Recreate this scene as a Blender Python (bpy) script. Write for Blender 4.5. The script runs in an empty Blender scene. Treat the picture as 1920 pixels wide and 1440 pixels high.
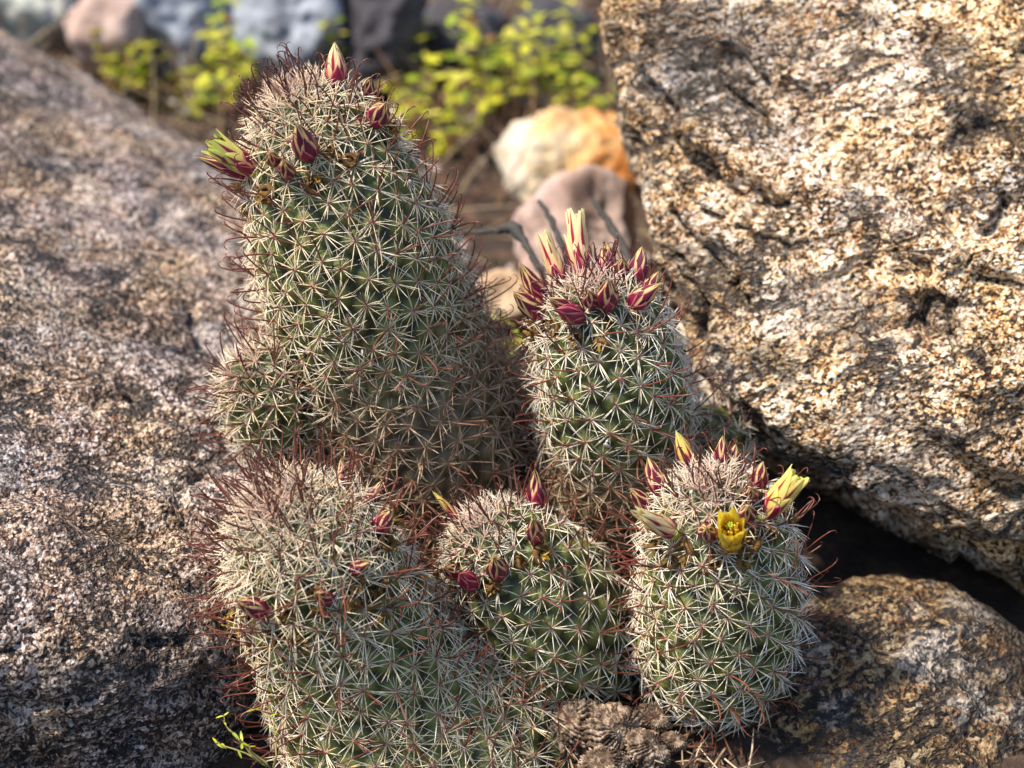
import bpy, math, random
import numpy as np
from mathutils import Vector, Matrix, noise
from mathutils.bvhtree import BVHTree
from mathutils.kdtree import KDTree

# ------------------------------------------------------------------ camera, sky, sun, exposure
S = 0.01                                   # everything below is modelled in centimetres
scene = bpy.context.scene
PITCH = math.radians(30.0)
LENS = 65.0
CAM = np.array([0.0, 0.0, 27.0])
RIGHT = np.array([1.0, 0.0, 0.0])
UP = np.array([0.0, math.sin(PITCH), math.cos(PITCH)])
FWD = np.array([0.0, math.cos(PITCH), -math.sin(PITCH)])
K = 36.0 / LENS / 1920.0
cam_data = bpy.data.cameras.new("camera")
cam = bpy.data.objects.new("camera", cam_data)
scene.collection.objects.link(cam)
cam.location = CAM * S
cam.rotation_euler = (math.pi / 2 - PITCH, 0, 0)
cam_data.lens = LENS
cam_data.sensor_width = 36
cam_data.clip_start = 0.01
cam_data.clip_end = 400
cam_data.dof.use_dof = True
cam_data.dof.focus_distance = 38.1 * S
cam_data.dof.aperture_fstop = 13.5
scene.camera = cam

SUN_DIR = Vector((-0.52, -0.10, 0.92)).normalized()      # towards the sun
elev = math.asin(SUN_DIR.z)
azim = math.atan2(SUN_DIR.x, SUN_DIR.y)
world = bpy.data.worlds.new("World")
scene.world = world
world.use_nodes = True
wn = world.node_tree
sky = wn.nodes.new("ShaderNodeTexSky")
sky.sky_type = 'NISHITA'
sky.sun_disc = False
sky.sun_elevation = elev
sky.sun_rotation = azim
sky.air_density = 1.0
sky.dust_density = 1.2
wn.links.new(sky.outputs[0], wn.nodes["Background"].inputs[0])
wn.nodes["Background"].inputs[1].default_value = 0.15
sun_data = bpy.data.lights.new("sun", 'SUN')
sun_data.energy = 4.9
sun_data.angle = math.radians(3.0)
sun_data.color = (1.0, 0.89, 0.74)
sun = bpy.data.objects.new("sun", sun_data)
scene.collection.objects.link(sun)
sun.rotation_euler = SUN_DIR.to_track_quat('Z', 'Y').to_euler()
scene.view_settings.view_transform = 'Standard'
scene.view_settings.look = 'None'
scene.view_settings.gamma = 1
scene.view_settings.exposure = 0.82
scene.cycles.max_bounces = 6
scene.cycles.diffuse_bounces = 3
scene.cycles.use_adaptive_sampling = True


def at(px, py, d):
    """world point (cm) seen at photo pixel px,py at depth d (cm)"""
    return CAM + FWD * d + RIGHT * (px - 960) * K * d - UP * (py - 720) * K * d


def proj(p):
    v = np.asarray(p) - CAM
    d = v @ FWD
    return 960 + (v @ RIGHT) / d / K, 720 - (v @ UP) / d / K, d


def unit(v):
    v = np.asarray(v, dtype=float)
    return v / max(np.linalg.norm(v), 1e-9)


# ------------------------------------------------------------------ object helpers
def link_mesh(name, verts, faces, mats, parent=None, origin=(0, 0, 0), smooth=True, colors=None, uvs=None, mat_idx=None):
    origin = np.asarray(origin, dtype=float)
    v = (np.asarray(verts, dtype=np.float64) - origin) * S
    me = bpy.data.meshes.new(name)
    if isinstance(faces, np.ndarray):
        n = faces.shape[1]
        me.vertices.add(len(v))
        me.vertices.foreach_set("co", v.astype(np.float32).ravel())
        me.loops.add(faces.size)
        me.loops.foreach_set("vertex_index", faces.astype(np.int32).ravel())
        me.polygons.add(len(faces))
        me.polygons.foreach_set("loop_start", np.arange(0, faces.size, n, dtype=np.int32))
        me.polygons.foreach_set("loop_total", np.full(len(faces), n, dtype=np.int32))
        me.update(calc_edges=True)
        me.validate()
    else:
        me.from_pydata([tuple(x) for x in v], [], [tuple(f) for f in faces])
    if smooth:
        me.polygons.foreach_set("use_smooth", np.ones(len(me.polygons), dtype=bool))
    if not isinstance(mats, (list, tuple)):
        mats = [mats]
    for m in mats:
        me.materials.append(m)
    if mat_idx is not None:
        me.polygons.foreach_set("material_index", np.asarray(mat_idx, dtype=np.int32))
    if colors is not None:
        ca = me.color_attributes.new("pigment", 'FLOAT_COLOR', 'POINT')
        c = np.ones((len(v), 4), dtype=np.float32)
        c[:, :3] = colors
        ca.data.foreach_set("color", c.ravel())
    if uvs is not None:
        ul = me.uv_layers.new(name="UVMap")
        li = np.empty(len(me.loops), dtype=np.int32)
        me.loops.foreach_get("vertex_index", li)
        ul.data.foreach_set("uv", np.asarray(uvs, dtype=np.float32)[li].ravel())
    me.update()
    o = bpy.data.objects.new(name, me)
    scene.collection.objects.link(o)
    if parent is not None:
        o.parent = parent
    else:
        o.location = origin * S
    return o


def tag(o, label, cat=None, group=None, kind=None):
    o["label"] = label
    if cat:
        o["category"] = cat
    if group:
        o["group"] = group
    if kind:
        o["kind"] = kind
    return o


def empty(name, loc):
    o = bpy.data.objects.new(name, None)
    o.empty_display_size = 0.01
    scene.collection.objects.link(o)
    o.location = np.asarray(loc) * S
    return o


# ------------------------------------------------------------------ material helpers
class NT:
    def __init__(self, name):
        self.m = bpy.data.materials.new(name)
        self.m.use_nodes = True
        self.t = self.m.node_tree
        self.b = self.t.nodes["Principled BSDF"]
        self.out = self.t.nodes["Material Output"]

    def n(self, typ, **kw):
        nd = self.t.nodes.new(typ)
        for k, v in kw.items():
            setattr(nd, k, v)
        return nd

    def l(self, a, b):
        self.t.links.new(a, b)

    def ramp(self, fac, stops, interp='LINEAR'):
        r = self.n("ShaderNodeValToRGB")
        r.color_ramp.interpolation = interp
        el = r.color_ramp.elements
        while len(el) > 1:
            el.remove(el[0])
        el[0].position = stops[0][0]
        el[0].color = (*stops[0][1], 1)
        for p, c in stops[1:]:
            e = el.new(p)
            e.color = (*c, 1)
        self.l(fac, r.inputs[0])
        return r.outputs[0]

    def noise(self, vec, scale, detail=4, rough=0.55, out=0):
        nd = self.n("ShaderNodeTexNoise")
        nd.inputs["Scale"].default_value = scale
        nd.inputs["Detail"].default_value = detail
        nd.inputs["Roughness"].default_value = rough
        self.l(vec, nd.inputs["Vector"])
        return nd.outputs[out]

    def voro(self, vec, scale, out="Distance", feature='F1', rand=1.0):
        nd = self.n("ShaderNodeTexVoronoi", feature=feature)
        nd.inputs["Scale"].default_value = scale
        nd.inputs["Randomness"].default_value = rand
        self.l(vec, nd.inputs["Vector"])
        return nd.outputs[out]

    def mix(self, fac, a, b, mode='MIX'):
        nd = self.n("ShaderNodeMix", data_type='RGBA', blend_type=mode)
        for sock, val in ((nd.inputs[0], fac), (nd.inputs[6], a), (nd.inputs[7], b)):
            if isinstance(val, (int, float)):
                sock.default_value = val
            elif isinstance(val, tuple):
                sock.default_value = (*val, 1)
            else:
                self.l(val, sock)
        return nd.outputs[2]

    def math(self, op, a, b=None, clamp=False):
        nd = self.n("ShaderNodeMath", operation=op, use_clamp=clamp)
        for i, val in enumerate((a, b)):
            if val is None:
                continue
            if isinstance(val, (int, float)):
                nd.inputs[i].default_value = val
            else:
                self.l(val, nd.inputs[i])
        return nd.outputs[0]

    def sep(self, c):
        nd = self.n("ShaderNodeSeparateColor")
        self.l(c, nd.inputs[0])
        return nd.outputs

    def mapping(self, vec, scale=(1, 1, 1), rot=(0, 0, 0), loc=(0, 0, 0)):
        nd = self.n("ShaderNodeMapping")
        nd.inputs["Scale"].default_value = scale
        nd.inputs["Rotation"].default_value = rot
        nd.inputs["Location"].default_value = loc
        self.l(vec, nd.inputs[0])
        return nd.outputs[0]

    def bump(self, height, dist, strength=1.0, normal=None):
        nd = self.n("ShaderNodeBump")
        nd.inputs["Distance"].default_value = dist
        nd.inputs["Strength"].default_value = strength
        self.l(height, nd.inputs["Height"])
        if normal is not None:
            self.l(normal, nd.inputs["Normal"])
        return nd.outputs[0]


def granite(name, grains, patch_a, patch_b, stain_shade=(0.03, 0.028, 0.03), stain_shade_amt=0.5, grain=800.0,
            rot=(0, 0, 0), stretch=(1, 1, 1), bumpd=0.0007, seed=0.0, rust=0.2, creases=False):
    """speckled granite: crystal grains, warm/cool mineral patches, dark lichen stains and painted crease shade along the strata"""
    N = NT(name)
    tc = N.n("ShaderNodeTexCoord").outputs["Object"]
    v = N.mapping(tc, loc=(seed, seed * 0.7, -seed), rot=rot)
    v2 = N.mapping(v, scale=stretch)
    wob = N.n("ShaderNodeMix", data_type='RGBA')
    wob.inputs[0].default_value = 0.00028
    N.l(v2, wob.inputs[6])
    N.l(N.noise(v2, grain * 0.7, 2, 0.6, out=1), wob.inputs[7])
    vw = wob.outputs[2]
    cellA = N.sep(N.voro(vw, grain, "Color"))
    cellB = N.sep(N.voro(vw, grain * 1.9, "Color"))
    rnd = N.math('ADD', N.math('MULTIPLY', cellA[0], 0.6), N.math('MULTIPLY', cellB[1], 0.4))
    big = N.noise(v2, 55, 5, 0.6)
    mid = N.noise(v2, 210, 4, 0.65)
    rnd = N.math('ADD', rnd, N.math('MULTIPLY', N.math('SUBTRACT', mid, 0.5), 0.75))
    rnd = N.math('ADD', rnd, N.math('MULTIPLY', N.math('SUBTRACT', big, 0.5), 0.45), clamp=True)
    base = N.ramp(rnd, grains)
    tint = N.ramp(N.noise(v, 38, 4, 0.6), [(0.36, patch_a), (0.60, patch_b)])
    col = N.mix(1.0, base, tint, 'MULTIPLY')
    pale = N.ramp(N.noise(N.mapping(v2, loc=(3.1, 1.7, 0.4)), 42, 6, 0.62), [(0.54, (0, 0, 0)), (0.62, (1, 1, 1))])
    col = N.mix(N.math('MULTIPLY', pale, 0.40), col, N.mix(0.5, N.ramp(rnd, [(0.25, (0.10, 0.10, 0.11)), (0.5, (0.62, 0.64, 0.66)), (0.8, (0.88, 0.90, 0.92))]), col))
    band = N.ramp(N.noise(N.mapping(v, scale=(0.5, 0.7, 1.25)), 24, 7, 0.68), [(0.50, (1, 1, 1)), (0.60, (0.36, 0.36, 0.40))])
    col = N.mix(stain_shade_amt * 0.75, col, N.mix(1.0, col, band, 'MULTIPLY'))
    # rusty iron grains
    r1 = N.ramp(cellB[2], [(0.86, (0, 0, 0)), (0.9, (1, 1, 1))])
    r2 = N.ramp(N.noise(v, 60, 3, 0.6), [(0.45, (0, 0, 0)), (0.62, (1, 1, 1))])
    rf = N.math('MULTIPLY', N.math('MULTIPLY', r1, r2), rust * 3, clamp=True)
    col = N.mix(rf, col, (0.55, 0.19, 0.035))
    # dark stains plus crevice shade painted into the colour, stretched along the strata
    vs = N.mapping(v, scale=(stretch[0] * 1.0, stretch[1], stretch[2] * 1.6))
    st = N.ramp(N.noise(vs, 30, 9, 0.70), [(0.50, (0, 0, 0)), (0.60, (1, 1, 1))])
    # hairline cracks along the strata
    vc = N.mapping(v, scale=(0.35, 0.5, 1.3))
    cn = N.math('ABSOLUTE', N.math('SUBTRACT', N.noise(vc, 70, 6, 0.62), 0.5))
    ck = N.ramp(cn, [(0.006, (1, 1, 1)), (0.026, (0, 0, 0))])
    ckm = N.ramp(N.noise(v, 28, 3, 0.5), [(0.45, (0, 0, 0)), (0.54, (1, 1, 1))])
    ckf = N.math('MULTIPLY', ck, ckm)
    if creases:
        vl = N.mapping(v, scale=(0.22, 0.4, 1.0), loc=(0.7, 0.2, 0.9))
        ln = N.math('ABSOLUTE', N.math('SUBTRACT', N.noise(vl, 46, 7, 0.66), 0.5))
        lk = N.ramp(ln, [(0.006, (1, 1, 1)), (0.03, (0, 0, 0))])
        lm = N.ramp(N.noise(N.mapping(v, loc=(5, 1, 2)), 20, 3, 0.5), [(0.45, (0, 0, 0)), (0.52, (1, 1, 1))])
        ckf = N.math('MAXIMUM', ckf, N.math('MULTIPLY', lk, lm))
    col = N.mix(N.math('MULTIPLY', ckf, 0.85), col, (0.015, 0.012, 0.012))
    sp = N.ramp(N.noise(v2, 520, 3, 0.6), [(0.42, (0, 0, 0)), (0.56, (1, 1, 1))])
    sf = N.math('MULTIPLY', N.math('MULTIPLY', st, N.math('ADD', N.math('MULTIPLY', sp, 0.6), 0.4)), stain_shade_amt, clamp=True)
    col = N.mix(sf, col, stain_shade)
    N.l(col, N.b.inputs["Base Color"])
    N.b.inputs["Roughness"].default_value = 0.72
    N.b.inputs["Specular IOR Level"].default_value = 0.35
    dist = N.voro(vw, grain * 0.9)
    h = N.math('ADD', N.math('MULTIPLY', dist, -0.7), N.noise(v2, grain * 0.45, 4, 0.7))
    h = N.math('ADD', h, N.math('MULTIPLY', N.noise(vs, 160, 6, 0.7), 2.0))
    h = N.math('SUBTRACT', h, N.math('MULTIPLY', ckf, 1.2))
    N.l(N.bump(h, bumpd * 2, 1.0), N.b.inputs["Normal"])
    return N.m


def plain_noise(name, stops, scale=200, rough=0.8, bumpd=0.0004, bscale=600, transl=0.0, detail=5, stretch=(1, 1, 1)):
    N = NT(name)
    tc = N.n("ShaderNodeTexCoord").outputs["Object"]
    v = N.mapping(tc, scale=stretch)
    col = N.ramp(N.noise(v, scale, detail, 0.65), stops)
    N.l(col, N.b.inputs["Base Color"])
    N.b.inputs["Roughness"].default_value = rough
    if bumpd:
        N.l(N.bump(N.noise(v, bscale, 5, 0.7), bumpd), N.b.inputs["Normal"])
    if transl:
        tr = N.n("ShaderNodeBsdfTranslucent")
        N.l(col, tr.inputs[0])
        mx = N.n("ShaderNodeMixShader")
        mx.inputs[0].default_value = transl
        N.l(N.b.outputs[0], mx.inputs[1])
        N.l(tr.outputs[0], mx.inputs[2])
        N.l(mx.outputs[0], N.out.inputs[0])
    return N.m


def pigment_mat(name, rough=0.5, transl=0.2, spec=0.4, noise_amt=0.25, nscale=900, bumpd=0.0):
    N = NT(name)
    ca = N.n("ShaderNodeVertexColor", layer_name="pigment").outputs[0]
    tc = N.n("ShaderNodeTexCoord").outputs["Object"]
    nz = N.noise(tc, nscale, 3, 0.6)
    f = N.ramp(nz, [(0.3, (1 - noise_amt,) * 3), (0.7, (1 + 0 * noise_amt,) * 3)])
    col = N.mix(1.0, ca, f, 'MULTIPLY')
    N.l(col, N.b.inputs["Base Color"])
    N.b.inputs["Roughness"].default_value = rough
    N.b.inputs["Specular IOR Level"].default_value = spec
    if bumpd:
        N.l(N.bump(N.noise(tc, nscale * 2, 4, 0.7), bumpd), N.b.inputs["Normal"])
    if transl:
        tr = N.n("ShaderNodeBsdfTranslucent")
        N.l(col, tr.inputs[0])
        mx = N.n("ShaderNodeMixShader")
        mx.inputs[0].default_value = transl
        N.l(N.b.outputs[0], mx.inputs[1])
        N.l(tr.outputs[0], mx.inputs[2])
        N.l(mx.outputs[0], N.out.inputs[0])
    return N.m


def tepal_mat(name, margin, margin_tip, stripe, width0, width1, vend=1.0, transl=0.3):
    """petal: cream or yellow margins with a maroon mid-stripe that narrows to the tip"""
    N = NT(name)
    uv = N.n("ShaderNodeUVMap", uv_map="UVMap").outputs[0]
    sp = N.n("ShaderNodeSeparateXYZ")
    N.l(uv, sp.inputs[0])
    au = N.math('ABSOLUTE', N.math('SUBTRACT', N.math('MULTIPLY', sp.outputs[0], 2), 1))
    tc = N.n("ShaderNodeTexCoord").outputs["Object"]
    au = N.math('ADD', au, N.math('MULTIPLY', N.math('SUBTRACT', N.noise(tc, 700, 3, 0.6), 0.5), 0.10))
    vv = N.math('DIVIDE', sp.outputs[1], vend)
    w = N.math('ADD', N.math('MULTIPLY', N.math('SUBTRACT', 1.0, vv), width0 - width1), width1)
    e = N.math('SUBTRACT', w, au)
    f = N.ramp(N.math('ADD', N.math('MULTIPLY', e, 2.6), 0.5, clamp=True), [(0.25, (0, 0, 0)), (0.75, (1, 1, 1))])
    mg = N.ramp(sp.outputs[1], [(0.1, margin), (0.9, margin_tip)])
    col = N.mix(f, mg, stripe)
    N.l(col, N.b.inputs["Base Color"])
    N.b.inputs["Roughness"].default_value = 0.45
    lines = N.n("ShaderNodeTexWave")
    lines.inputs["Scale"].default_value = 6
    lines.inputs["Distortion"].default_value = 1.5
    N.l(uv, lines.inputs[0])
    N.l(N.bump(lines.outputs[1], 0.0001, 0.5), N.b.inputs["Normal"])
    tr = N.n("ShaderNodeBsdfTranslucent")
    N.l(col, tr.inputs[0])
    mx = N.n("ShaderNodeMixShader")
    mx.inputs[0].default_value = transl
    N.l(N.b.outputs[0], mx.inputs[1])
    N.l(tr.outputs[0], mx.inputs[2])
    N.l(mx.outputs[0], N.out.inputs[0])
    return N.m


STRATA = (0.0, math.radians(18), 0.0)
G_WARM = [(0.0, (0.010, 0.008, 0.007)), (0.34, (0.025, 0.017, 0.013)), (0.40, (0.20, 0.11, 0.05)), (0.48, (0.58, 0.36, 0.16)),
          (0.58, (0.70, 0.52, 0.32)), (0.76, (0.88, 0.84, 0.77))]
G_GREY = [(0.0, (0.010, 0.010, 0.014)), (0.36, (0.022, 0.019, 0.024)), (0.43, (0.12, 0.085, 0.075)), (0.52, (0.27, 0.19, 0.135)),
          (0.65, (0.43, 0.35, 0.29)), (0.82, (0.72, 0.68, 0.65))]
M_right = granite("granite_warm", G_WARM, (1.0, 0.84, 0.58), (0.92, 0.91, 0.92), stain_shade_amt=0.8, rot=STRATA, stretch=(0.78, 0.85, 1.05), seed=0.31, rust=0.22, grain=1200, creases=True)
M_left = granite("granite_grey", G_GREY, (1.0, 0.84, 0.62), (0.84, 0.80, 0.84), stain_shade_amt=0.55, rot=(0, 0, 0), stretch=(1, 0.9, 1), seed=0.77, rust=0.12, grain=1250)
M_low = granite("granite_brown", [(p, (c[0] * 0.50, c[1] * 0.43, c[2] * 0.31)) for p, c in G_GREY], (0.95, 0.76, 0.42), (0.85, 0.87, 0.85), stain_shade_amt=0.8,
                rot=STRATA, stretch=(0.9, 0.9, 1.0), seed=1.3, rust=0.09, grain=950)
_N = NT("rock_orange_quartz")
_tc = _N.n("ShaderNodeTexCoord").outputs["Object"]
_sx = _N.n("ShaderNodeSeparateXYZ")
_N.l(_tc, _sx.inputs[0])
_f = _N.math('ADD', _N.math('ADD', _N.math('MULTIPLY', _sx.outputs[0], 6.0), _N.math('MULTIPLY', _sx.outputs[2], 6.0)), _N.noise(_tc, 40, 6, 0.65))
_N.l(_N.ramp(_f, [(0.22, (0.36, 0.34, 0.30)), (0.42, (0.54, 0.47, 0.36)), (0.58, (0.60, 0.42, 0.20)), (0.76, (0.60, 0.20, 0.025)), (0.9, (0.42, 0.13, 0.02))]), _N.b.inputs["Base Color"])
_N.b.inputs["Roughness"].default_value = 0.8
_N.l(_N.bump(_N.noise(_tc, 200, 6, 0.7), 0.0015), _N.b.inputs["Normal"])
M_orange = _N.m
M_pink = plain_noise("rock_pink", [(0.3, (0.26, 0.17, 0.14)), (0.5, (0.36, 0.26, 0.22)), (0.7, (0.48, 0.38, 0.34))], 60, 0.85, 0.0006, 300)
M_blue = plain_noise("rock_blue_grey", [(0.3, (0.16, 0.17, 0.20)), (0.5, (0.22, 0.25, 0.30)), (0.7, (0.42, 0.46, 0.52))], 45, 0.85, 0.0006, 300)
M_sage = plain_noise("rock_lichen_grey", [(0.3, (0.14, 0.16, 0.13)), (0.5, (0.34, 0.38, 0.34)), (0.66, (0.60, 0.58, 0.50))], 60, 0.85, 0.0006, 300)
M_dark = plain_noise("rock_dark", [(0.3, (0.015, 0.014, 0.018)), (0.55, (0.045, 0.042, 0.052)), (0.75, (0.11, 0.10, 0.12))], 60, 0.85, 0.0006, 300)
M_tan = plain_noise("rock_tan", [(0.3, (0.20, 0.12, 0.07)), (0.5, (0.38, 0.26, 0.16)), (0.7, (0.55, 0.43, 0.30))], 60, 0.85, 0.0006, 300)
M_soil = plain_noise("soil", [(0.3, (0.012, 0.008, 0.006)), (0.5, (0.035, 0.02, 0.012)), (0.72, (0.12, 0.07, 0.04))], 90, 0.95, 0.002, 400)
M_wood = plain_noise("weathered_wood", [(0.36, (0.03, 0.018, 0.012)), (0.48, (0.12, 0.075, 0.045)), (0.62, (0.42, 0.32, 0.23))], 420, 0.9, 0.0008, 900)
M_twig = plain_noise("dark_twig", [(0.3, (0.012, 0.011, 0.010)), (0.7, (0.05, 0.045, 0.04))], 300, 0.8, 0.0003, 900)
M_leaf = plain_noise("fresh_leaf", [(0.3, (0.24, 0.30, 0.02)), (0.5, (0.46, 0.48, 0.03)), (0.7, (0.62, 0.58, 0.05))], 70, 0.55, 0, transl=0.4)
M_leafd = plain_noise("green_leaf", [(0.3, (0.05, 0.13, 0.02)), (0.7, (0.18, 0.30, 0.05))], 70, 0.55, 0, transl=0.35)
M_gstem = plain_noise("green_stem", [(0.3, (0.12, 0.10, 0.03)), (0.7, (0.25, 0.24, 0.06))], 100, 0.6, 0)
M_straw = pigment_mat("dry_straw", 0.8, 0.1)
M_spine = pigment_mat("spine", 0.45, 0.18, 0.4, 0.12, 900)
M_hook = pigment_mat("hooked_spine", 0.38, 0.08, 0.5, 0.15, 900)
M_body = pigment_mat("cactus_skin", 0.5, 0.0, 0.4, 0.30, 420, bumpd=0.0002)
M_wither = pigment_mat("withered_petal", 0.75, 0.2, 0.3, 0.5, 900)
M_tep_bud = tepal_mat("tepal_bud", (0.78, 0.38, 0.26), (0.80, 0.60, 0.24), (0.15, 0.006, 0.040), 0.95, 0.40, 1.0, 0.2)
M_tep_mar = tepal_mat("tepal_maroon", (0.50, 0.05, 0.10), (0.70, 0.22, 0.20), (0.26, 0.006, 0.05), 1.0, 0.5, 1.0, 0.2)
M_tep_yel = tepal_mat("tepal_yellow", (0.85, 0.48, 0.16), (0.92, 0.80, 0.22), (0.34, 0.015, 0.03), 0.50, 0.05, 0.9, 0.35)
M_tep_pale = tepal_mat("tepal_cream", (0.92, 0.45, 0.25), (0.95, 0.88, 0.48), (0.42, 0.01, 0.05), 0.50, 0.10, 1.0, 0.35)
M_tep_lime = tepal_mat("tepal_lime", (0.70, 0.40, 0.22), (0.62, 0.68, 0.14), (0.26, 0.006, 0.06), 0.66, 0.12, 0.9, 0.3)
M_tep_pure = tepal_mat("tepal_golden", (0.80, 0.50, 0.03), (0.88, 0.70, 0.06), (0.60, 0.25, 0.03), 0.12, 0.02, 1.0, 0.35)
M_leafp = pigment_mat("leaf_pigment", 0.5, 0.4, 0.4, 0.2, 300)
M_stamen = plain_noise("stamen", [(0.3, (0.75, 0.40, 0.02)), (0.7, (0.85, 0.60, 0.05))], 700, 0.6, 0, transl=0.2)
M_stigma = plain_noise("stigma", [(0.3, (0.45, 0.60, 0.04)), (0.7, (0.62, 0.72, 0.10))], 700, 0.5, 0, transl=0.2)


# ------------------------------------------------------------------ rocks
def ico(sub):
    import bmesh
    bm = bmesh.new()
    bmesh.ops.create_icosphere(bm, subdivisions=sub, radius=1.0)
    v = np.array([x.co[:] for x in bm.verts])
    f = np.array([[w.index for w in x.verts] for x in bm.faces], dtype=np.int32)
    bm.free()
    return v, f


_ico = {}


def get_ico(s):
    if s not in _ico:
        _ico[s] = ico(s)
    return _ico[s]


def plane3(a, b, c, centre):
    a, b, c = (np.asarray(p) for p in (a, b, c))
    n = unit(np.cross(b - a, c - a))
    h = n @ (a - centre)
    if h < 0:
        n, h = -n, -h
    return n, h


def rock(name, centre, planes, mat, sub=5, p=9.0, amp=(0.25, 0.06), freq=(0.25, 1.2), seed=0, strat=None, crack=0.0, focus=0.0, label=None, cat="boulder", group=None, kind=None):
    """rounded solid bounded by planes (n,h): a soft minimum of the distances, then weathered with fractal noise"""
    centre = np.asarray(centre, dtype=float)
    d, f = get_ico(sub)
    d = d.copy()
    if focus:
        c = unit(CAM - centre)
        d = d + focus * c
        d /= np.linalg.norm(d, axis=1)[:, None]
    acc = np.zeros(len(d))
    for n, h in planes:
        acc += (np.maximum(d @ n, 1e-4) / h) ** p
    r = acc ** (-1 / p)
    v = centre + d * r[:, None]
    off = Vector((seed * 7.31, seed * 3.7, seed * 11.1))
    disp = np.empty(len(v))
    for i in range(len(v)):
        q = Vector(v[i])
        a = noise.fractal(q * freq[0] + off, 0.9, 2.1, 3) * amp[0]
        if strat is not None:
            q2 = Vector((q.x * 0.28 * strat[0] + q.z * 0.1, q.y * 0.4, (q.z + q.x * strat[1]) * 1.1)) + off
            a += noise.ridged_multi_fractal(q2 * 0.55, 1.0, 2.2, 4, 1.0, 2.0) * strat[2] - strat[2]
        a += noise.fractal(q * freq[1] + off, 0.7, 2.3, 4) * amp[1]
        if crack:
            q3 = Vector((q.x * 0.30 + q.z * 0.08, q.y * 0.3, (q.z + q.x * 0.35) * 0.75)) + off
            q3 += Vector((noise.noise(q * 0.5), noise.noise(q * 0.5 + off), noise.noise(q * 0.6 - off))) * 0.35
            m = max(0.0, min(1.0, (noise.noise(q * 0.16 - off) + 0.12) * 5))
            a -= crack * m * math.exp(-(noise.noise(q3) / 0.055) ** 2)
            a -= 0.6 * crack * m * math.exp(-(noise.noise(q3 * 2.1 + off) / 0.06) ** 2)
        disp[i] = a
    v = v + d * disp[:, None]
    o = link_mesh(name, v, f, mat, origin=centre - np.array([0, 0, 0]))
    if label:
        tag(o, label, cat, group, kind)
    return o


# left boulder
Lc = at(60, 1150, 52)
Lp = [plane3(at(250, 1100, 37.6), at(100, 300, 48.5), at(430, 700, 43.6), Lc),
      plane3(at(60, -25, 60), at(430, 258, 57), at(300, 420, 76), Lc),
      plane3(at(-100, -70, 61), at(430, 258, 57), at(300, 500, 47.2), Lc),
      plane3(at(20, 1300, 35.8), at(420, 1290, 38.6), at(200, 1440, 38.2), Lc),
      plane3(at(640, 350, 50), at(560, 900, 43.5), at(680, 600, 60), Lc),
      (np.array([-1.0, 0, 0]), 16.0), (np.array([0, 0, -1.0]), 7.0), (np.array([0, 1.0, 0]), 16.0),
      (unit([-0.6, -0.8, 0.2]), 14.0)]
rock("boulder", Lc, Lp, M_left, sub=7, p=14, amp=(0.5, 0.18), freq=(0.14, 0.9), seed=1, strat=(1.0, -0.2, 0.14), crack=0.3, focus=0.55,
     label="large pinkish grey speckled granite boulder sloping down behind and left of the cacti")
# right boulder
Rc = at(1700, 350, 54)
Rp = [plane3(at(1200, 100, 45), at(1900, 100, 43.5), at(1600, 850, 40.8), Rc),
      plane3(at(1128, 50, 46), at(1180, 470, 44), at(1190, 50, 64), Rc),
      plane3(at(1350, 840, 43.5), at(1900, 1140, 40.5), at(1650, 900, 58), Rc),
      plane3(at(1450, 760, 41.2), at(1900, 880, 40.2), at(1850, 1120, 43.3), Rc),
      plane3(at(1195, 440, 44.5), at(1370, 860, 43.8), at(1400, 700, 60), Rc),
      (unit([0.2, 0.1, 1.0]), 13.0), (np.array([1.0, 0, 0]), 14.0), (unit([0, 1, 0.2]), 11.0)]
rock("boulder", Rc, Rp, M_right, sub=7, p=16, amp=(0.35, 0.25), freq=(0.22, 1.1), seed=2, strat=(1.0, 0.35, 0.55), crack=0.6, focus=0.5,
     label="huge warm tan granite boulder with dark streaks filling the upper right side")
# low right rock
Bc = at(1630, 1490, 43.4)
Bp = []
for i in range(34):
    z = 1 - 2 * (i + 0.5) / 34
    n_ = np.array([math.sqrt(1 - z * z) * math.cos(i * 2.399), math.sqrt(1 - z * z) * math.sin(i * 2.399), z])
    Bp.append((n_, math.sqrt((n_ @ RIGHT * 5.2) ** 2 + (n_ @ UP * 5.5) ** 2 + (n_ @ FWD * 4.8) ** 2) * (0.97 + 0.06 * math.sin(i * 5.1))))
rock("boulder", Bc, Bp, M_low, sub=6, p=12, amp=(0.35, 0.2), freq=(0.3, 1.2), seed=5, strat=(0.7, 0.3, 0.14), crack=0.18, focus=0.5,
     label="rounded brown granite rock tucked under the huge tan boulder at the lower right")


def ground_h(x, y):
    q = Vector((x * 0.12, y * 0.12, 0.3))
    far = max(0.0, math.hypot(x, y - 45) - 90)
    return noise.fractal(q, 0.8, 2.1, 4) * 0.55 + (0.012 * far if far < 4000 else 48) + max(0, y - 60) * 0.03 * (1 if y < 200 else 200 / y)


# ground: one sheet, fine near the cacti, reaching the horizon
gx = np.concatenate([-np.geomspace(20000, 60, 40), np.linspace(-55, 55, 190), np.geomspace(60, 20000, 40)])
gy = np.concatenate([-np.geomspace(20000, 20, 34), np.linspace(-10, 115, 215), np.geomspace(125, 20000, 40)])
gv = np.array([(x, y, ground_h(x, y)) for y in gy for x in gx])
nx = len(gx)
ii, jj = np.meshgrid(np.arange(len(gy) - 1), np.arange(nx - 1), indexing='ij')
b0 = (ii * nx + jj).ravel()
gf = np.stack([b0, b0 + 1, b0 + nx + 1, b0 + nx], 1)
g = link_mesh("ground", gv, gf, M_soil)
tag(g, "dark brown soil between the rocks", kind="structure")


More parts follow.
